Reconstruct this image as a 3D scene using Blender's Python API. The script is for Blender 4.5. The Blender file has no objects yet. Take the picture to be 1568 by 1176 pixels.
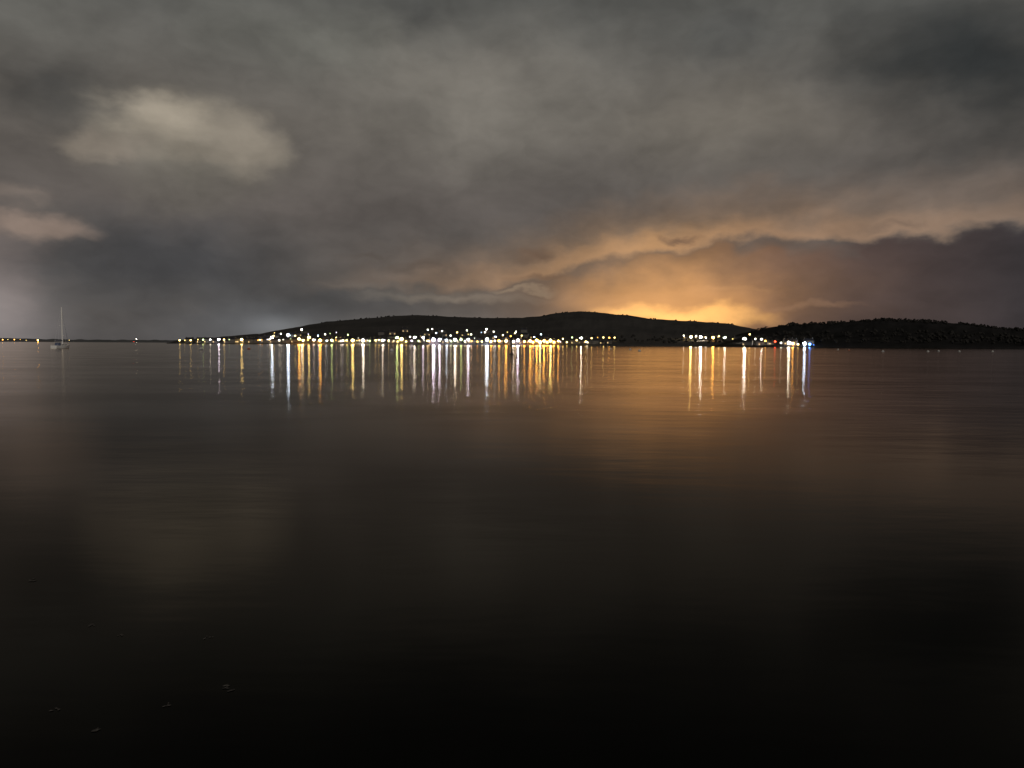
import bpy, math, random
import numpy as np
from mathutils import Vector, Matrix, noise
random.seed(7)
sc = bpy.context.scene
R = math.radians
sc.view_settings.view_transform = 'Standard'
sc.view_settings.look = 'None'
sc.view_settings.exposure = 0

def lin(c):
    return tuple(((v/255)/12.92 if v <= 10 else (((v/255)+0.055)/1.055)**2.4) for v in c)
def L4(c): return (*lin(c), 1.0)

# ------------------------------------------------------------------ camera
F = 1132.0
CAMH = 2.5
cam_d = bpy.data.cameras.new("camera")
cam = bpy.data.objects.new("camera", cam_d)
sc.collection.objects.link(cam)
cam_d.sensor_width = 36
cam_d.lens = 36*F/1568
cam_d.clip_start = 0.05
cam_d.clip_end = 60000
PITCH = math.atan(61/F)
ROT = Matrix.Rotation(math.pi/2-PITCH, 4, 'X') @ Matrix.Rotation(R(0.33), 4, 'Z')
cam.matrix_world = Matrix.Translation((0, 0, CAMH)) @ ROT
sc.camera = cam
R3 = ROT.to_3x3()

def ray(x, y):
    return (R3 @ Vector(((x-784)/F, -(y-588)/F, -1))).normalized()
def azel(x, y):
    d = ray(x, y)
    return math.degrees(math.atan2(d.x, d.y)), math.degrees(math.asin(d.z))
def at(x, y, dist):
    d = ray(x, y); h = math.hypot(d.x, d.y)
    return Vector((d.x/h*dist, d.y/h*dist, CAMH + d.z/h*dist))
def on_water(x, y):
    d = ray(x, y); t = -CAMH/d.z
    return Vector((d.x*t, d.y*t, 0))
def interp(x, pts):
    return float(np.interp(x, [p[0] for p in pts], [p[1] for p in pts]))

# ------------------------------------------------------------------ node helper
class NT:
    def __init__(s, nt): s.nt = nt; s.l = nt.links
    def n(s, t, **kw):
        nd = s.nt.nodes.new(t)
        for k, v in kw.items(): setattr(nd, k, v)
        return nd
    def setin(s, sock, v):
        if isinstance(v, bpy.types.NodeSocket): s.l.new(v, sock)
        else: sock.default_value = v
    def math(s, op, a, b=0.0, c=0.0, clamp=False):
        nd = s.n('ShaderNodeMath', operation=op, use_clamp=clamp)
        s.setin(nd.inputs[0], a); s.setin(nd.inputs[1], b); s.setin(nd.inputs[2], c)
        return nd.outputs[0]
    def vm(s, op, a, b=None, scale=None, c=None):
        nd = s.n('ShaderNodeVectorMath', operation=op)
        s.setin(nd.inputs[0], a)
        if b is not None: s.setin(nd.inputs[1], b)
        if c is not None: s.setin(nd.inputs[2], c)
        if scale is not None: s.setin(nd.inputs[3], scale)
        return nd.outputs[1] if op in ('LENGTH', 'DOT_PRODUCT') else nd.outputs[0]
    def mr(s, v, a, b, c, d, smooth=True):
        nd = s.n('ShaderNodeMapRange', interpolation_type='SMOOTHSTEP' if smooth else 'LINEAR')
        s.setin(nd.inputs[0], v)
        for i, k in enumerate((a, b, c, d)): s.setin(nd.inputs[i+1], k)
        return nd.outputs[0]
    def mix(s, f, a, b, blend='MIX'):
        nd = s.n('ShaderNodeMix', data_type='RGBA', blend_type=blend, clamp_factor=True)
        s.setin(nd.inputs[0], f); s.setin(nd.inputs[6], a); s.setin(nd.inputs[7], b)
        return nd.outputs[2]
    def noise(s, v, scale, detail=3, rough=0.5, dim='3D', w=None):
        nd = s.n('ShaderNodeTexNoise', noise_dimensions=dim)
        s.setin(nd.inputs['Vector'], v)
        nd.inputs['Scale'].default_value = scale
        nd.inputs['Detail'].default_value = detail
        nd.inputs['Roughness'].default_value = rough
        return nd.outputs['Fac'], nd.outputs['Color']
    def ramp(s, f, pts):
        nd = s.n('ShaderNodeValToRGB')
        cr = nd.color_ramp
        while len(cr.elements) < len(pts): cr.elements.new(0.5)
        for e, (p, c) in zip(cr.elements, pts):
            e.position = p; e.color = c
        s.setin(nd.inputs[0], f)
        return nd.outputs[0]

# ------------------------------------------------------------------ sky (world)
w = bpy.data.worlds.new("World"); sc.world = w
w.use_nodes = True
w.cycles.sampling_method = 'NONE'
w.node_tree.nodes.clear()
N = NT(w.node_tree)
tc = N.n('ShaderNodeTexCoord')
D = tc.outputs['Generated']
sep = N.n('ShaderNodeSeparateXYZ'); N.l.new(D, sep.inputs[0])
az = N.math('MULTIPLY', N.math('ARCTAN2', sep.outputs[0], sep.outputs[1]), 57.29578)
el = N.math('MULTIPLY', N.math('ARCSINE', sep.outputs[2]), 57.29578)
elc = N.math('MAXIMUM', el, 0.0)
cmb = N.n('ShaderNodeCombineXYZ'); N.l.new(az, cmb.inputs[0]); N.l.new(elc, cmb.inputs[1])
P0 = cmb.outputs[0]
PS = N.vm('MULTIPLY', P0, (1.0, 1.7, 1.0))
_, nA = N.noise(PS, 0.10, 1, 0.5, '2D')
_, nB = N.noise(PS, 0.30, 4, 0.5, '2D')
wA = N.vm('MULTIPLY', N.vm('SUBTRACT', nA, (0.5, 0.5, 0.5)), (5.5, 3.0, 0))
wB = N.vm('MULTIPLY', N.vm('SUBTRACT', nB, (0.5, 0.5, 0.5)), (3.6, 2.1, 0))
PF = N.vm('ADD', P0, wB)
PW = N.vm('ADD', PF, wA)

def maskS(P, x, y, rx, ry, s, rot=0, inner=0.0):
    a, e = azel(x, y)
    a1, _ = azel(x+rx, y); a0, _ = azel(x-rx, y)
    _, e1 = azel(x, y-ry); _, e0 = azel(x, y+ry)
    sx, sy = abs(a1-a0)/2, abs(e1-e0)/2
    if rot == 0:
        v = N.vm('MULTIPLY_ADD', P, (1/sx, 1/sy, 0), c=(-a/sx, -e/sy, 0))
    else:
        m = N.n('ShaderNodeMapping', vector_type='TEXTURE')
        N.l.new(P, m.inputs[0])
        m.inputs['Location'].default_value = (a, e, 0)
        m.inputs['Rotation'].default_value = (0, 0, R(rot))
        m.inputs['Scale'].default_value = (sx, sy, 1)
        v = m.outputs[0]
    return N.mr(N.vm('LENGTH', v), inner, 1.0, s, 0.0)

def elpos(y): return azel(784, y)[1]/30
C = N.ramp(N.math('DIVIDE', elc, 30.0), [
    (0.0, L4((78, 75, 74))), (elpos(430), L4((84, 80, 77))), (elpos(330), L4((92, 86, 82))),
    (elpos(200), L4((100, 95, 89))), (elpos(60), L4((92, 91, 87))), (0.95, L4((70, 71, 69)))])
blobs = [
 (740, 150, 400, 160, (121, 116, 108), .8, 0, 0),
 (480, 60, 280, 110, (109, 108, 101), .6, 0, 0),
 (1080, 190, 280, 110, (111, 105, 96), .7, 0, 0),
 (40, 20, 220, 110, (98, 97, 92), .6, 0, 0),
 (640, 20, 80, 60, (74, 74, 72), .6, -60, 0),
 (90, 140, 190, 80, (67, 66, 64), .85, 0, 0),
 (1490, 100, 350, 200, (42, 45, 46), .92, -20, 0),
 (1120, 50, 120, 60, (80, 80, 78), .6, 0, 0),
 (250, 400, 360, 110, (69, 69, 71), .85, 0, 0),
 (420, 470, 300, 60, (74, 74, 75), .7, 0, 0),
 (-20, 440, 150, 170, (116, 105, 101), .8, 0, 0),
 # lit cumulus, left
 (285, 228, 235, 118, (112, 107, 98), .8, 0, .1),
 (268, 192, 155, 68, (148, 139, 125), .92, 0, .2),
 (385, 228, 94, 64, (142, 133, 120), .85, 0, .2),
 (255, 175, 95, 42, (164, 154, 138), .7, 0, .05),
 (150, 224, 100, 36, (138, 128, 116), .8, 0, .15),
 (300, 232, 90, 16, (128, 120, 108), .6, 0, 0),
 (280, 302, 110, 44, (99, 94, 88), .6, 0, 0),
 # low cloud, far left
 (50, 346, 140, 36, (138, 121, 110), .9, 0, .25),
 (20, 295, 90, 22, (118, 107, 99), .7, 0, .1),
]
for (x, y, rx, ry, c, s, rot, inn) in blobs:
    C = N.mix(maskS(PW if rx > 240 else PF, x, y, rx, ry, s, rot, inn), C, L4(c))

# bright cloud deck with a lower edge
edge = [(300, 470), (480, 450), (600, 440), (700, 440), (790, 430), (860, 412), (900, 398), (1000, 384), (1060, 375),
        (1150, 362), (1230, 364), (1300, 364), (1400, 358), (1500, 349), (1568, 340), (1700, 310)]
fc = N.n('ShaderNodeFloatCurve')
cv = fc.mapping.curves[0]
azp = lambda a: (a+45)/90
pts = [(azp(azel(x, y)[0]), azel(x, y)[1]/20) for x, y in edge]
cv.points[0].location = (0, 0.05); cv.points[1].location = (1, 0.55)
for p in pts: cv.points.new(*p)
fc.mapping.update()
azw = N.n('ShaderNodeSeparateXYZ'); N.l.new(PF, azw.inputs[0])
N.l.new(N.math('DIVIDE', N.math('ADD', azw.outputs[0], 45.0), 90.0), fc.inputs['Value'])
dlt = N.math('SUBTRACT', azw.outputs[1], N.math('MULTIPLY', fc.outputs[0], 20.0))
azn = N.math('DIVIDE', N.math('ADD', az, 45.0), 90.0)
def xr(x): return azp(azel(x, 400)[0])
g = lambda v: (v, v, v, 1)
soft, _ = N.noise(PS, 0.22, 1, 0.5, '2D')
sw = N.mr(soft, .35, .65, -0.7, -2.2)
below = N.mr(dlt, sw, 0.45, 1.0, 0.0)
bamt = N.ramp(azn, [(xr(760), g(0)), (xr(900), g(.75)), (xr(1100), g(.92)), (xr(1568), g(.96))])
bcol = N.ramp(azn, [(xr(800), L4((104, 87, 76))), (xr(950), L4((126, 98, 74))), (xr(1050), L4((128, 97, 71))),
                    (xr(1180), L4((108, 83, 69))), (xr(1300), L4((80, 65, 61))), (xr(1568), L4((56, 51, 53)))])
C = N.mix(N.math('MULTIPLY', below, bamt), C, bcol)
band = N.math('MULTIPLY', N.mr(dlt, -0.5, 0.6, 0.0, 1.0), N.mr(dlt, 0.3, 5.2, 1.0, 0.0))
band_t = N.math('MULTIPLY', N.mr(dlt, -0.45, 0.35, 0.0, 1.0), N.mr(dlt, 0.2, 2.0, 1.0, 0.0))
damt = N.ramp(azn, [(xr(450), g(0)), (xr(620), g(.45)), (xr(850), g(.75)), (xr(1300), g(.82)), (xr(1568), g(.78))])
dcol = N.ramp(azn, [(xr(600), L4((111, 97, 86))), (xr(850), L4((131, 108, 88))), (xr(1000), L4((141, 114, 89))),
                    (xr(1200), L4((135, 112, 93))), (xr(1568), L4((119, 104, 93)))])
tcol = N.ramp(azn, [(xr(600), L4((118, 101, 88))), (xr(850), L4((160, 126, 96))), (xr(1000), L4((184, 140, 97))),
                    (xr(1200), L4((156, 124, 98))), (xr(1568), L4((132, 112, 97)))])
C = N.mix(N.math('MULTIPLY', band, damt), C, dcol)
C = N.mix(N.math('MULTIPLY', band_t, damt), C, tcol)
for (x, y, rx, ry, c, s, rot, inn) in [
 (640, 410, 70, 14, (88, 77, 69), .6, 0, 0), (560, 395, 60, 10, (84, 76, 70), .5, 0, 0),
 (815, 388, 46, 15, (98, 80, 68), .85, 0, 0), (830, 424, 60, 10, (98, 80, 69), .8, 0, 0),
 (1040, 366, 46, 8, (102, 81, 68), .85, 0, 0), (1370, 347, 60, 8, (104, 88, 77), .5, 0, 0),
 (690, 455, 190, 14, (124, 114, 103), .6, 0, .1), (570, 438, 130, 9, (102, 94, 87), .6, 0, 0),
 (800, 443, 70, 7, (142, 126, 108), .6, 0, .1),
 (1240, 468, 110, 9, (128, 100, 82), .6, 0, .1), (1100, 440, 130, 8, (136, 104, 78), .5, 0, .1),
 ]:
    C = N.mix(maskS(PF, x, y, rx, ry, s, rot, inn), C, L4(c))
# cloud-thickness detail
d1, _ = N.noise(N.vm('ADD', PS, wA), 0.16, 3, 0.5, '2D')
d2, _ = N.noise(N.vm('ADD', PS, wB), 0.5, 3, 0.55, '2D')
dm = N.math('ADD', N.mr(d1, .3, .7, .88, 1.16, False), N.mr(d2, .3, .7, -.05, .05, False))
C = N.vm('SCALE', C, scale=dm)
# town light scattered by the haze and cloud base behind the hill
def add(c, col, m):
    return N.vm('MULTIPLY_ADD', m, col, c=c)
C = add(C, lin((140, 102, 62)), maskS(PF, 1000, 450, 440, 125, .45))
C = add(C, lin((225, 157, 84)), maskS(PF, 1020, 468, 230, 84, .58))
C = add(C, lin((255, 190, 96)), maskS(PF, 1040, 487, 180, 26, .75, 0, .1))
C = add(C, lin((160, 165, 168)), maskS(P0, 425, 500, 70, 24, .16))
C = add(C, lin((104, 108, 113)), maskS(P0, 400, 505, 240, 55, .34))
C = add(C, lin((110, 100, 90)), maskS(P0, 700, 505, 330, 40, .3))
C = add(C, lin((122, 118, 119)), maskS(P0, -30, 500, 200, 150, .62))
nis = N.n('ShaderNodeTexSky'); nis.sky_type = 'NISHITA'; nis.sun_disc = False
nis.sun_elevation = R(14); nis.sun_rotation = R(200)
C = N.vm('ADD', C, N.vm('SCALE', nis.outputs[0], scale=0.0003))
bg = N.n('ShaderNodeBackground'); N.l.new(C, bg.inputs[0]); bg.inputs[1].default_value = 1.0
wo = N.n('ShaderNodeOutputWorld'); N.l.new(bg.outputs[0], wo.inputs[0])

# added fill from behind the viewer, brightens the yacht like presumed shore lights
sd = bpy.data.lights.new("yacht_fill", 'SUN'); sd.energy = 0.8; sd.angle = R(3); sd.color = (1.0, .93, .84)
so = bpy.data.objects.new("yacht_fill", sd); sc.collection.objects.link(so)
so.rotation_euler = Vector((-.35, .9, -.25)).to_track_quat('-Z', 'Y').to_euler()

# ------------------------------------------------------------------ materials
def newmat(name):
    m = bpy.data.materials.new(name); m.use_nodes = True
    m.node_tree.nodes.clear()
    n = NT(m.node_tree)
    o = n.n('ShaderNodeOutputMaterial')
    return m, n, o
def pbr(name, c1, c2=None, rough=.8, scale=1.0, bump=0, metal=0):
    m, n, o = newmat(name)
    b = n.n('ShaderNodeBsdfPrincipled')
    b.inputs['Roughness'].default_value = rough
    b.inputs['Metallic'].default_value = metal
    if rough > .9: b.inputs['Specular IOR Level'].default_value = 0.0
    t = n.n('ShaderNodeTexCoord')
    f, _ = n.noise(t.outputs['Object'], scale, 3, .6)
    col = n.mix(n.mr(f, .35, .65, 0, 1), (*c1, 1), (*(c2 or tuple(v*.7 for v in c1)), 1))
    n.l.new(col, b.inputs['Base Color'])
    n.l.new(b.outputs[0], o.inputs[0])
    return m
def emis(name, c, s, sample=True):
    m, n, o = newmat(name)
    e = n.n('ShaderNodeEmission'); e.inputs[0].default_value = (*c, 1); e.inputs[1].default_value = s
    n.l.new(e.outputs[0], o.inputs[0])
    m.cycles.emission_sampling = 'FRONT' if sample else 'NONE'
    return m

def obj(name, verts, faces, mats, mi=None, smooth=False):
    me = bpy.data.meshes.new(name)
    me.from_pydata([tuple(v) for v in verts], [], faces)
    for m in mats: me.materials.append(m)
    if mi is not None: me.polygons.foreach_set('material_index', mi)
    if smooth: me.polygons.foreach_set('use_smooth', [True]*len(me.polygons))
    me.update()
    o = bpy.data.objects.new(name, me); sc.collection.objects.link(o)
    return o

# ------------------------------------------------------------------ water
mw, n, o = newmat("water")
t = n.n('ShaderNodeTexCoord')
P = t.outputs['Object']
r1, _ = n.noise(n.vm('MULTIPLY', P, (.35, 1.0, 1)), .9, 3, .55, '2D')
r2, _ = n.noise(n.vm('MULTIPLY', P, (.3, 1.0, 1)), .16, 2, .5, '2D')
h = n.math('ADD', n.math('MULTIPLY', r1, .022), n.math('MULTIPLY', r2, .04))
dist = n.vm('LENGTH', P)
h = n.math('MULTIPLY', h, n.mr(dist, 12, 60, .3, 1.0))
bp = n.n('ShaderNodeBump'); bp.inputs['Strength'].default_value = 1.0; bp.inputs['Distance'].default_value = 1.0
n.l.new(h, bp.inputs['Height'])
fr = n.n('ShaderNodeFresnel'); fr.inputs[0].default_value = 1.33
# murky patches: thin surface film varies the gloss a little over tens of metres
pt, _ = n.noise(n.vm('MULTIPLY', P, (.6, 1.0, 1)), .13, 3, .55, '2D')
fac = n.math('MULTIPLY', n.math('POWER', fr.outputs[0], 1.43), n.mr(pt, .3, .7, .90, 1.10))
gl = n.n('ShaderNodeBsdfAnisotropic', distribution='BECKMANN'); gl.inputs['Roughness'].default_value = .143
gl.inputs['Color'].default_value = (1.0, .92, .82, 1)
n.l.new(bp.outputs[0], gl.inputs['Normal'])
df = n.n('ShaderNodeBsdfDiffuse'); df.inputs[0].default_value = (.001, .001, .0007, 1)
mx = n.n('ShaderNodeMixShader')
n.l.new(fac, mx.inputs[0]); n.l.new(df.outputs[0], mx.inputs[1]); n.l.new(gl.outputs[0], mx.inputs[2])
n.l.new(mx.outputs[0], o.inputs[0])
vs = [(0, 0, 0)]; fs = []
rings = [40, 200, 1000, 5000, 14000]; S = 96
for r in rings:
    for i in range(S):
        a = 2*math.pi*i/S; vs.append((r*math.sin(a), r*math.cos(a), 0))
for i in range(S): fs.append((0, 1+(i+1) % S, 1+i))
for k in range(len(rings)-1):
    for i in range(S):
        j = (i+1) % S
        fs.append((1+k*S+i, 1+k*S+j, 1+(k+1)*S+j, 1+(k+1)*S+i))
obj("water", vs, fs, [mw])

# ------------------------------------------------------------------ hills
m_hill = pbr("hazed_hill_vegetation", (.085, .079, .073), (.066, .062, .058), .95, .005)  # vegetation colour lifted to imitate haze in front of the hill
m_hill2 = pbr("wooded_hill", (.032, .030, .030), (.026, .025, .024), .95, .01)
main_r = [(255, 527), (270, 522), (330, 517), (400, 511), (455, 501), (500, 493), (560, 488), (600, 484.5), (640, 482.5), (680, 485), (740, 487),
          (800, 487), (830, 484), (860, 478.5), (890, 477), (930, 480), (970, 484), (1000, 489), (1060, 492), (1110, 495),
          (1140, 501), (1170, 508), (1240, 516), (1320, 530)]
right_r = [(1090, 531), (1130, 513), (1160, 506), (1180, 502), (1220, 497), (1260, 496), (1320, 491), (1350, 489), (1400, 491),
           (1450, 494), (1500, 499), (1560, 506), (1640, 508), (1800, 512), (2100, 500)]
def ridge_fn(pts):
    q = [azel(x, y) for x, y in pts]
    return [(a, max(e, -.1)) for a, e in q]
hills = {
 'main': dict(r=ridge_fn(main_r), shore=1400, top=2300, back=3300),
 'right': dict(r=ridge_fn(right_r), shore=1250, top=1720, back=2500)}
def shore_d(k, a):
    return hills[k]['shore'] + 25*noise.noise(Vector((a*.35, 3.1, 0))) + 8*noise.noise(Vector((a*1.7, 9.1, 0)))
def H(k, a, d):
    h = hills[k]; s0 = shore_d(k, a); tp = h['top']
    e = interp(a, h['r'])
    zr = max(0, CAMH + tp*math.tan(R(e)))
    if d <= s0: return -1.0
    t = (d-s0)/(tp-s0)
    if t <= 1: s = t**1.05
    else: s = max(0, 1-((d-tp)/(h['back']-tp))**1.5)
    z = zr*s
    env = min(1, t*2)*min(1, zr/20)
    z += env*(3*noise.noise(Vector((a*1.2, d*.006, 0)))+1.2*noise.noise(Vector((a*5, d*.02, 5))))*(1 if t < .9 else .5)
    bank = min(1.6, (d-s0)*.35)*min(1, zr/6)
    return z + bank*(1 if t < .95 else .6)
def build_hill(k, name, a0, a1, na, mat):
    h = hills[k]
    ds = list(np.linspace(-12, 30, 8)) + list(np.linspace(45, h['top']-h['shore'], 34)) + list(np.linspace(h['top']-h['shore']+40, h['back']-h['shore'], 12))
    vs = []; fs = []
    for i in range(na):
        a = a0+(a1-a0)*i/(na-1)
        s0 = shore_d(k, a)
        for dd in ds:
            d = s0+dd
            vs.append((d*math.sin(R(a)), d*math.cos(R(a)), H(k, a, d)))
    m = len(ds)
    for i in range(na-1):
        for j in range(m-1):
            fs.append((i*m+j, (i+1)*m+j, (i+1)*m+j+1, i*m+j+1))
    return obj(name, vs, fs, [mat], smooth=True)
build_hill('main', "distant_hill", azel(255, 520)[0], azel(1320, 520)[0], 500, m_hill)
build_hill('right', "wooded_hill", azel(1090, 520)[0], 62, 420, m_hill2)

# far headlands on the left horizon
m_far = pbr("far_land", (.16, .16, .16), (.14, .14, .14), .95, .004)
vs = []; fs = []
hp = [(-500, 508), (-200, 512), (-60, 516), (60, 519), (120, 520), (200, 520.5), (300, 521), (380, 523)]
q = ridge_fn(hp); n_ = 160; a0, a1 = q[0][0], q[-1][0]
for i in range(n_):
    a = a0+(a1-a0)*i/(n_-1)
    z = CAMH+4600*math.tan(R(interp(a, q))) + 4*noise.noise(Vector((a*2, 0, 0)))
    for d, zz in ((4400, -2), (4430, 3), (4600, max(2, z)), (5200, -2)):
        vs.append((d*math.sin(R(a)), d*math.cos(R(a)), zz))
for i in range(n_-1):
    for j in range(3): fs.append((i*4+j, i*4+4+j, i*4+5+j, i*4+1+j))
obj("far_headland", vs, fs, [m_far], smooth=True)

# ------------------------------------------------------------------ trees (distant mass)
m_tree = pbr("foliage", (.034, .032, .030), (.026, .025, .023), .95, .3)
import bmesh
bm = bmesh.new(); bmesh.ops.create_icosphere(bm, subdivisions=1, radius=1)
iv = [v.co.copy() for v in bm.verts]; iff = [[v.index for v in f.verts] for f in bm.faces]; bm.free()
tv = []; tf = []
def tree(p, hgt):
    for c in range(random.randint(3, 5)):
        r = hgt*random.uniform(.2, .36)
        o_ = Vector((random.uniform(-.35, .35)*hgt, random.uniform(-.35, .35)*hgt, hgt*random.uniform(.4, .78)))
        b = len(tv)
        for v in iv:
            tv.append(p+o_+v*r*random.uniform(.65, 1.25))
        for f in iff: tf.append([b+k for k in f])
    b = len(tv); w_ = hgt*.03
    for z, s in ((-1, 1.3), (hgt*.6, .6)):
        for dx, dy in ((-1, -1), (1, -1), (1, 1), (-1, 1)): tv.append(p+Vector((dx*w_*s, dy*w_*s, z)))
    for k in range(4): tf.append([b+k, b+(k+1) % 4, b+4+(k+1) % 4, b+4+k])
def gp(k, a, d): return Vector((d*math.sin(R(a)), d*math.cos(R(a)), H(k, a, d)))
for i in range(520):
    a = random.uniform(azel(1150, 500)[0], 40)
    dens = noise.noise(Vector((a*.8, 0, 7)))
    if dens < -.25: continue
    d = hills['right']['top']+random.uniform(-60, 15)
    tree(gp('right', a, d)-Vector((0, 0, 1.5)), random.uniform(3, 6+7*max(0, dens)))
for i in range(160):
    a = random.uniform(azel(480, 500)[0], azel(1140, 500)[0])
    dens = noise.noise(Vector((a*.9, 3, 2)))
    if dens < .0: continue
    tree(gp('main', a, hills['main']['top']+random.uniform(-10, 15))-Vector((0, 0, 2.5)), random.uniform(3, 6))
for i in range(200):
    a = random.uniform(azel(300, 500)[0], azel(1130, 500)[0])
    d = 1440+abs(random.gauss(0, 60))
    tree(gp('main', a, d), random.uniform(5, 9))
for i in range(250):
    a = random.uniform(azel(1150, 500)[0], 40)
    d = 1285+random.uniform(0, 200)
    tree(gp('right', a, d), random.uniform(5, 10))
obj("distant_trees", tv, tf, [m_tree])

# ------------------------------------------------------------------ houses
walls = [pbr("grey_render", (.15, .145, .135), (.12, .115, .105), .8, .5), pbr("sandstone", (.13, .105, .085), None, .85, .7), pbr("weathered_render", (.12, .11, .095), None, .8, .5)]
m_slate = pbr("slate_roof", (.04, .04, .045), (.03, .03, .035), .95, 1.5)
m_win = emis("lit_window", (1, .66, .28), 3.0, False)
m_dark = pbr("dark_glass", (.02, .02, .025), None, .3, 1)
def house_mesh(wall, w_, dp, hh, storeys):
    V = []; Fc = []; M = []
    def quad(a, b, c, d, m): 
        i = len(V); V.extend([a, b, c, d]); Fc.append((i, i+1, i+2, i+3)); M.append(m)
    def box(x0, x1, y0, y1, z0, z1, m):
        p = [(x0, y0), (x1, y0), (x1, y1), (x0, y1)]
        for k in range(4):
            A, B = p[k], p[(k+1) % 4]
            quad((*A, z0), (*B, z0), (*B, z1), (*A, z1), m)
        quad(*[(*q_, z1) for q_ in p], m)
    box(-w_/2, w_/2, -dp/2, dp/2, -2, hh, 0)
    rh = dp*.42; e = .5
    quad((-w_/2-.3, -dp/2-e, hh-.2), (w_/2+.3, -dp/2-e, hh-.2), (w_/2+.3, 0, hh+rh), (-w_/2-.3, 0, hh+rh), 1)
    quad((w_/2+.3, dp/2+e, hh-.2), (-w_/2-.3, dp/2+e, hh-.2), (-w_/2-.3, 0, hh+rh), (w_/2+.3, 0, hh+rh), 1)
    for sx in (-1, 1):
        i = len(V); V.extend([(sx*w_/2, -dp/2, hh), (sx*w_/2, dp/2, hh), (sx*w_/2, 0, hh+rh-.15)]); Fc.append((i, i+1, i+2)); M.append(0)
        box(sx*(w_/2-.9)-.5, sx*(w_/2-.9)+.5, -.4, .4, hh+rh-1.2, hh+rh+1.3, 0)
    nw = max(2, int(w_/3))
    for s in range(storeys):
        z = 1.0+s*2.8
        for k in range(nw):
            x = -w_/2+(k+.5)*w_/nw
            y = -dp/2-.03
            lit = random.random() < .3
            if s == 0 and k == nw//2:
                quad((x-.5, y, 0), (x+.5, y, 0), (x+.5, y, 2.1), (x-.5, y, 2.1), 3)
            else:
                quad((x-.6, y, z), (x+.6, y, z), (x+.6, y, z+1.4), (x-.6, y, z+1.4), 2 if lit else 3)
    me = bpy.data.meshes.new("house")
    me.from_pydata(V, [], Fc)
    for m in (wall, m_slate, m_win, m_dark): me.materials.append(m)
    me.polygons.foreach_set('material_index', M); me.update()
    return me
hm = []
for wl in walls:
    for (w_, dp, st) in ((9, 7, 2), (13, 8, 2), (15, 8, 2), (8, 7, 1)):
        hm.append(house_mesh(wl, w_, dp, st*2.9+.3, st))
def put_house(k, a, d):
    me = random.choice(hm)
    o_ = bpy.data.objects.new("house", me); sc.collection.objects.link(o_)
    p = gp(k, a, d); o_.location = p
    o_.rotation_euler = (0, 0, -R(a)+random.uniform(-.35, .35))
for i in range(62):
    x = 290+(945-290)*(i+random.uniform(-.3, .3))/62
    a = azel(x, 520)[0]; put_house('main', a, shore_d('main', a)+random.uniform(22, 34))
for i in range(40):
    x = random.choice([random.gauss(450, 50), random.gauss(690, 60), random.gauss(770, 40)])
    a = azel(x, 520)[0]; put_house('main', a, shore_d('main', a)+random.uniform(60, 330))
for x in (1050, 1066, 1080, 1095, 1110, 1130):
    a = azel(x, 520)[0]; put_house('main', a, shore_d('main', a)+random.uniform(120, 240))
for x in (1145, 1163, 1180, 1207, 1213, 1238):
    a = azel(x, 520)[0]; put_house('right', a, shore_d('right', a)+random.uniform(18, 40))

# ------------------------------------------------------------------ street lamps
cols = {'w': (1, .90, .74), 'c': (.62, .78, 1), 'y': (1, .70, .22), 'g': (.78, 1, .38), 'o': (1, .44, .07), 'r': (1, .05, .02), 'b': (.08, .28, 1), 'l': (.88, .78, 1)}
m_pole = pbr("galvanised_steel", (.12, .12, .13), None, .6, 2)
ov = [Vector(p) for p in ((1, 0, 0), (0, 1, 0), (-1, 0, 0), (0, -1, 0), (0, 0, 1), (0, 0, -1))]
of = [(0, 1, 4), (1, 2, 4), (2, 3, 4), (3, 0, 4), (1, 0, 5), (2, 1, 5), (3, 2, 5), (0, 3, 5)]
lm = {}
LV = {0: (.9, 5), 1: (1.25, 16), 2: (1.75, 62), 3: (2.15, 125), 4: (2.6, 170)}
def lamp_mesh(c, lv):
    if (c, lv) in lm: return lm[(c, lv)]
    r, s = LV[lv]
    if c == 'g': s *= .6
    if c == 'b': s *= .5
    V = []; Fc = []; M = []
    def prism(p0, p1, r0, r1, m, n6=5):
        ax = (Vector(p1)-Vector(p0)).normalized()
        u = ax.orthogonal().normalized(); v = ax.cross(u); b = len(V)
        for p, rr in ((p0, r0), (p1, r1)):
            for k in range(n6):
                a = 2*math.pi*k/n6; V.append(Vector(p)+(u*math.cos(a)+v*math.sin(a))*rr)
        for k in range(n6): Fc.append((b+k, b+(k+1) % n6, b+n6+(k+1) % n6, b+n6+k)); M.append(m)
    prism((0, 0, -7), (0, 0, r*.9), .14, .08, 0)
    prism((0, 0, r*.9), (0, -r, r*1.15), .08, .07, 0)
    prism((0, -r*.9, r*1.15), (0, -r*1.0, r*.7), .3*r, .6*r, 0, 6)
    b = len(V)
    for v in ov: V.append(Vector((v.x*r*1.1, v.y*r*1.1-r, v.z*r*1.15)))
    for f in of: Fc.append([b+k for k in f]); M.append(1)
    me = bpy.data.meshes.new("street_lamp")
    me.from_pydata([tuple(v) for v in V], [], Fc)
    me.materials.append(m_pole); me.materials.append(emis("lamp_glow_%s%d" % (c, lv), cols[c], s, lv >= 2))
    me.polygons.foreach_set('material_index', M); me.update()
    lm[(c, lv)] = me
    return me
def find_d(k, a, e):
    s0 = shore_d(k, a)
    d = s0+4
    while d < hills[k]['top']:
        z = H(k, a, d)+6.5
        if math.degrees(math.atan2(z-CAMH, d)) >= e: return d
        d += 6
    return hills[k]['top']-20
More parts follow.
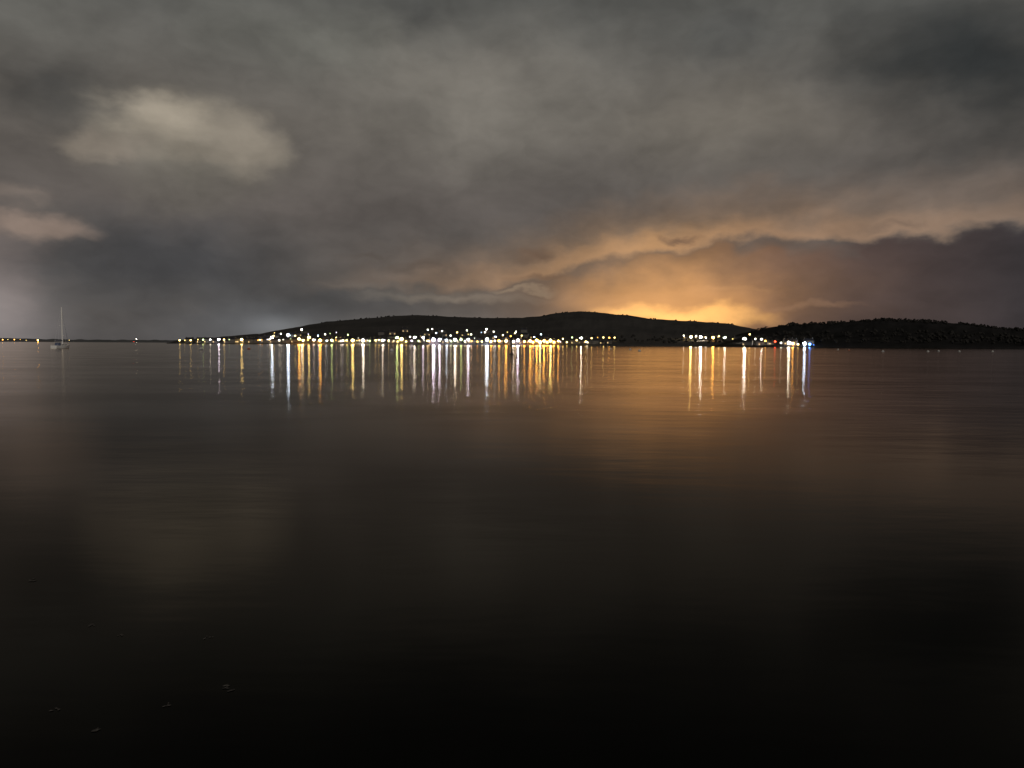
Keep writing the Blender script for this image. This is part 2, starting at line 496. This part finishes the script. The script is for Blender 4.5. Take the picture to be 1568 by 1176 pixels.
def lamp(x, y, c='w', lv=1, k='main'):
    a, e = azel(x, y)
    if k == 'far':
        p = at(x, y, 4380)
    else:
        d = find_d(k, a, e)
        if d < shore_d(k, a)+45:
            # promenade lamps stand on the sea front, in front of the houses
            d = shore_d(k, a)+random.uniform(6, 14)
            p = gp(k, a, d)
            p.z = CAMH+d*math.tan(R(e)); p.z = max(p.z, 3.5)
        else:
            p = gp(k, a, d)+Vector((0, 0, 6.5))
    o_ = bpy.data.objects.new("street_lamp", lamp_mesh(c, lv)); sc.collection.objects.link(o_)
    o_.location = p; o_.rotation_euler = (0, 0, -R(a))
    if k == 'far': o_.scale = (1.6, 1.6, 1.6)
main_l = [
 (275,521,'y',1),(283,521,'y',0),(292,521,'y',1),(303,520,'y',0),(311,520,'g',1),(322,520,'w',1),(335,520,'l',2),(343,520,'y',1),(351,520,'g',0),
 (360,519,'y',1),(370,520,'y',2),(381,519,'w',2),(392,518,'y',1),(398,520,'c',0),(405,519,'w',3),(416,517,'c',4),(424,519,'y',1),(430,511,'w',1),(441,513,'c',4),
 (446,519,'g',1),(452,514,'y',1),(458,519,'o',3),(462,505,'w',2),(464,521,'y',2),(473,517,'y',3),(481,521,'w',1),(487,514,'c',1),(490,521,'o',3),(498,512,'w',1),(508,521,'g',2),
 (515,518,'y',2),(522,522,'w',1),(531,521,'y',1),(540,521,'y',3),(549,518,'w',0),(556,521,'w',3),(566,522,'g',1),(575,521,'y',1),(586,521,'w',2),(595,522,'y',1),
 (608,518,'g',4),(609,523,'y',1),(615,519,'y',3),(622,523,'y',1),(628,516,'w',1),(635,517,'w',3),(641,522,'g',1),(648,517,'l',2),(655,505,'w',1),(662,504,'w',1),(664,520,'l',4),(668,510,'c',1),
 (673,520,'l',3),(677,507,'w',1),(684,521,'c',2),(690,514,'w',1),(697,520,'w',3),(700,509,'y',1),(706,520,'g',2),(712,523,'y',1),(715,506,'w',1),(717,520,'l',3),(726,519,'w',2),(731,523,'o',1),(738,523,'y',1),
 (745,504,'w',2),(746,520,'c',4),(752,523,'o',2),(756,508,'w',1),(759,516,'c',1),(764,522,'o',2),(770,514,'y',1),(775,522,'o',3),(782,515,'o',1),(786,523,'w',2),(790,508,'w',1),(793,521,'l',3),(799,514,'y',1),
 (803,523,'o',2),(812,522,'o',3),(816,524,'o',2),(822,521,'o',3),(827,524,'y',3),(833,522,'o',3),(838,524,'o',2),(843,521,'y',3),(848,524,'o',2),(855,522,'o',2),(862,519,'y',1),(868,524,'y',1),
 (876,517,'g',1),(883,521,'y',1),(890,519,'w',4),(897,523,'y',1),(906,518,'y',1),(915,517,'o',0),(924,517,'y',1),(933,517,'o',1),(941,517,'y',1),
 (1047,514,'w',1),(1058,516,'y',3),(1066,515,'w',1),(1073,517,'w',4),(1081,517,'w',1),(1092,517,'o',3),(1101,515,'y',1),(1110,517,'w',2),(1122,519,'y',0),
]
for l in main_l: lamp(*l)
for i in range(80):
    x = random.uniform(380, 900)
    if random.random() < .75: lamp(x, 519.5+(x-300)*.006+random.uniform(-1, 1), random.choice('yywwgocl'), random.choice((0, 0, 1)))
    else:
        x = random.choice([random.gauss(450, 40), random.gauss(690, 50), random.gauss(775, 30)])
        lamp(x, random.uniform(508, 518), random.choice('yywwgcl'), random.choice((0, 0, 1)))
for l in [(1140,519,'w',4),(1148,512,'y',1),(1157,519,'w',1),(1166,521,'w',4),(1172,522,'o',1),(1187,523,'r',1),(1196,525,'w',1),(1208,525,'w',3),(1214,526,'o',2),(1222,527,'y',1),(1232,526,'c',3),(1240,527,'b',2),(1246,528,'b',0)]:
    lamp(*l, k='right')
for l in [(4,520,'o',1),(12,520,'y',0),(22,520,'o',1),(31,520,'o',0),(40,521,'y',0),(58,521,'o',2),(209,519,'w',1),(205,523,'r',0),(106,521,'y',0)]:
    lamp(*l, k='far')

# ------------------------------------------------------------------ sailing yacht
m_white = pbr("white_gelcoat", (.8, .79, .75), (.76, .74, .71), .5, .6)
m_alu = pbr("pale_mast_paint", (.82, .8, .76), (.78, .76, .73), .6, 1)
m_blue = pbr("antifoul", (.03, .04, .08), None, .6, 1)
m_canvas = pbr("sail_cover", (.10, .12, .2), None, .9, 2)
root = bpy.data.objects.new("sailing_yacht", None); sc.collection.objects.link(root)
bw = on_water(94, 533.5)
root.location = bw
dB = math.hypot(bw.x, bw.y)
K = bw.y/F
def child(name, V, Fc, mats, mi=None, smooth=False):
    o_ = obj(name, V, Fc, mats, mi, smooth); o_.parent = root; return o_
Lh = 9.0; ns = 15
V = []; Fc = []; M = []
prof = [(0, -.6), (.55, -.4), (.85, -.05), (.95, .12), (1.0, .7), (1.0, 1.0)]
for i in range(ns):
    t_ = i/(ns-1); x = -Lh/2+Lh*t_
    bwid = 1.55*(1-max(0, (t_-.42)/.58)**2.2)*(.72+.28*min(1, t_/.4))
    bwid = max(bwid, .03)
    sheer = 1.0+.28*(t_-.35)**2*2.5
    for s in (-1, 1):
        for (u, z) in (prof if s == -1 else prof[::-1]):
            zz = z*sheer if z > 0 else z*(1-abs(t_-.5)*1.5)
            V.append((x+(.5*z if t_ > .8 else 0)*(t_-.8)*5, s*u*bwid, zz))
m_ = 12
for i in range(ns-1):
    for j in range(m_):
        Fc.append((i*m_+j, (i+1)*m_+j, (i+1)*m_+(j+1) % m_, i*m_+(j+1) % m_))
        M.append(1 if j in (0, 1, 9, 10) else 0)
Fc.append(list(range(m_))); M.append(0); Fc.append([(ns-1)*m_+k for k in range(m_)][::-1]); M.append(0)
child("hull", V, Fc, [m_white, m_blue], M)
def boxm(name, x0, x1, y0, y1, z0, z1, mat, taper=.8):
    cx, cy = (x0+x1)/2, (y0+y1)/2
    V = []
    for z, s in ((z0, 1), (z0+(z1-z0)*.75, (1+taper)/2+.05), (z1, taper)):
        for x, y in ((x0, y0), (x1, y0), (x1, y1), (x0, y1)): V.append((cx+(x-cx)*s, cy+(y-cy)*s, z))
    Fc = []
    for k in range(2):
        for j in range(4): Fc.append((k*4+j, k*4+(j+1) % 4, k*4+4+(j+1) % 4, k*4+4+j))
    Fc.append((8, 9, 10, 11))
    return child(name, V, Fc, [mat])
boxm("cabin", -1.6, 2.4, -.95, .95, .98, 1.65, m_white)
boxm("cabin_windows", -1.3, 1.9, -.93, .93, 1.2, 1.42, m_dark, .97)
boxm("sprayhood", -2.5, -1.4, -.9, .9, 1.0, 2.1, m_canvas, .7)
def tube(name, p0, p1, r0, r1, mat, n6=8):
    p0 = Vector(p0); p1 = Vector(p1); ax = (p1-p0).normalized(); u = ax.orthogonal().normalized(); v = ax.cross(u)
    V = []; Fc = []
    for p, rr in ((p0, r0), (p1, r1)):
        for k in range(n6):
            a = 2*math.pi*k/n6; V.append(p+(u*math.cos(a)+v*math.sin(a))*rr)
    for k in range(n6): Fc.append((k, (k+1) % n6, n6+(k+1) % n6, n6+k))
    Fc.append(list(range(n6))[::-1]); Fc.append(list(range(n6, 2*n6)))
    return child(name, V, Fc, [mat])
MH = 63*K
tube("mast", (.7, 0, 1.2), (.7, 0, MH), .25, .18, m_alu)
tube("boom", (.6, 0, 2.6), (-3.6, 0, 2.7), .09, .08, m_alu)
tube("furled_mainsail", (.4, 0, 2.85), (-3.4, 0, 2.85), .2, .12, m_canvas)
tube("forestay", (4.4, 0, 1.2), (.75, 0, MH*.95), .012, .012, m_alu, 4)
tube("furled_jib", (4.1, 0, 1.9), (1.0, 0, MH*.87), .04, .02, m_canvas, 6)
tube("backstay", (-4.3, 0, 1.1), (.65, 0, MH), .012, .012, m_alu, 4)
for s in (-1, 1):
    tube("spreader_%d" % (s+2), (.7, 0, MH*.55), (.6, s*1.0, MH*.56), .05, .04, m_alu, 5)
    tube("shroud_%d" % (s+2), (.6, s*1.4, 1.1), (.6, s*1.0, MH*.56), .012, .012, m_alu, 4)
    tube("upper_shroud_%d" % (s+2), (.6, s*1.0, MH*.56), (.7, 0, MH*.93), .012, .012, m_alu, 4)
    for i, x in enumerate((-4.0, -2.3, -.5, 1.3, 3.0)):
        yy = s*(1.4 if x < 2 else .95) * (.8 if x < -3.5 else 1)
        tube("stanchion_%d_%d" % (s+2, i), (x, yy, .95), (x, yy, 1.65), .025, .025, m_alu, 4)
    tube("guardrail_%d" % (s+2), (-4.0, s*1.12, 1.65), (1.3, s*1.4, 1.65), .02, .02, m_alu, 4)
    tube("guardrail_fore_%d" % (s+2), (1.3, s*1.4, 1.65), (4.2, s*.3, 1.8), .02, .02, m_alu, 4)
root.rotation_euler = (0, 0, R(58)+math.atan2(-bw.x, bw.y))

# ------------------------------------------------------------------ buoys and channel marker
m_bw = pbr("buoy_white", (.7, .68, .64), None, .5, 3)
m_or = pbr("buoy_orange", (.6, .16, .04), None, .5, 3)
def lathe(prof, seg, mi):
    V = []; Fc = []; M = []
    for r, z in prof:
        for k in range(seg):
            a = 2*math.pi*k/seg; V.append((r*math.cos(a), r*math.sin(a), z))
    for i in range(len(prof)-1):
        for k in range(seg):
            Fc.append((i*seg+k, i*seg+(k+1) % seg, (i+1)*seg+(k+1) % seg, (i+1)*seg+k)); M.append(mi[i])
    return V, Fc, M
def buoy_mesh(m0):
    V, Fc, M = lathe([(.02, -.3), (.3, -.22), (.42, 0), (.43, .08), (.42, .16), (.32, .36), (.12, .46), (.05, .47), (.05, .58), (.12, .6), (.12, .66), (.01, .67)], 12,
                     [0, 0, 1, 1, 0, 0, 0, 2, 2, 2, 2])
    me = bpy.data.meshes.new("mooring_buoy"); me.from_pydata(V, [], Fc)
    for m in (m0, m_blue, m_alu): me.materials.append(m)
    me.polygons.foreach_set('material_index', M); me.update(); return me
b1, b2 = buoy_mesh(m_bw), buoy_mesh(m_or)
for (x, y, me) in [(935, 535, b1), (965, 536, b1), (979, 538, b1), (1283, 536, b1), (1300, 537, b2), (1352, 539, b1), (1421, 539, b1), (1469, 539, b1), (1437, 538.5, b1),
                   (600, 538, b1), (381, 535, b2), (308, 536, b1), (1520, 539, b1)]:
    o_ = bpy.data.objects.new("mooring_buoy", me); sc.collection.objects.link(o_)
    o_.location = on_water(x, y); o_.rotation_euler = (R(random.uniform(-8, 8)), R(random.uniform(-8, 8)), 0)
    o_.scale = (1.5, 1.5, 1.3)
V, Fc, M = lathe([(.02, -.5), (.5, -.4), (.55, .1), (.4, .3), (.12, .5), (.09, 1.7), (.28, 1.75), (.28, 2.3), (.1, 2.5), (.02, 2.55)], 10, [0]*9)
mk = obj("navigation_buoy", V, Fc, [pbr("buoy_dark", (.03, .02, .02), None, .6, 2)], M)
mk.location = on_water(783, 543)

# foam flecks drifting on the shallows near the viewer
m_foam = pbr("foam", (.11, .10, .09), (.06, .055, .05), .95, 30)
V = []; Fc = []
for (x, y, wd) in [(50, 888, 12), (140, 958, 9), (185, 972, 9), (320, 977, 12), (352, 1053, 18), (255, 1080, 12), (150, 1118, 14), (85, 1088, 10)]:
    c = on_water(x, y); kk = c.length/F
    for q_ in range(5):
        ln = wd*kk*random.uniform(.12, .4); ang = random.uniform(-.2, .9)
        c2 = c+Vector((random.uniform(-.5, .5)*wd*kk, random.uniform(-.5, .5)*wd*kk, .004))
        b = len(V); n8 = 9
        V.append(c2+Vector((0, 0, .004)))
        for k in range(n8):
            a = 2*math.pi*k/n8; rr = random.uniform(.5, 1.1)
            px_, py_ = math.cos(a)*ln*rr, math.sin(a)*ln*.45*rr
            V.append(c2+Vector((px_*math.cos(ang)-py_*math.sin(ang), px_*math.sin(ang)+py_*math.cos(ang), 0)))
        for k in range(n8): Fc.append((b, b+1+k, b+1+(k+1) % n8))
obj("foam_flecks", V, Fc, [m_foam])
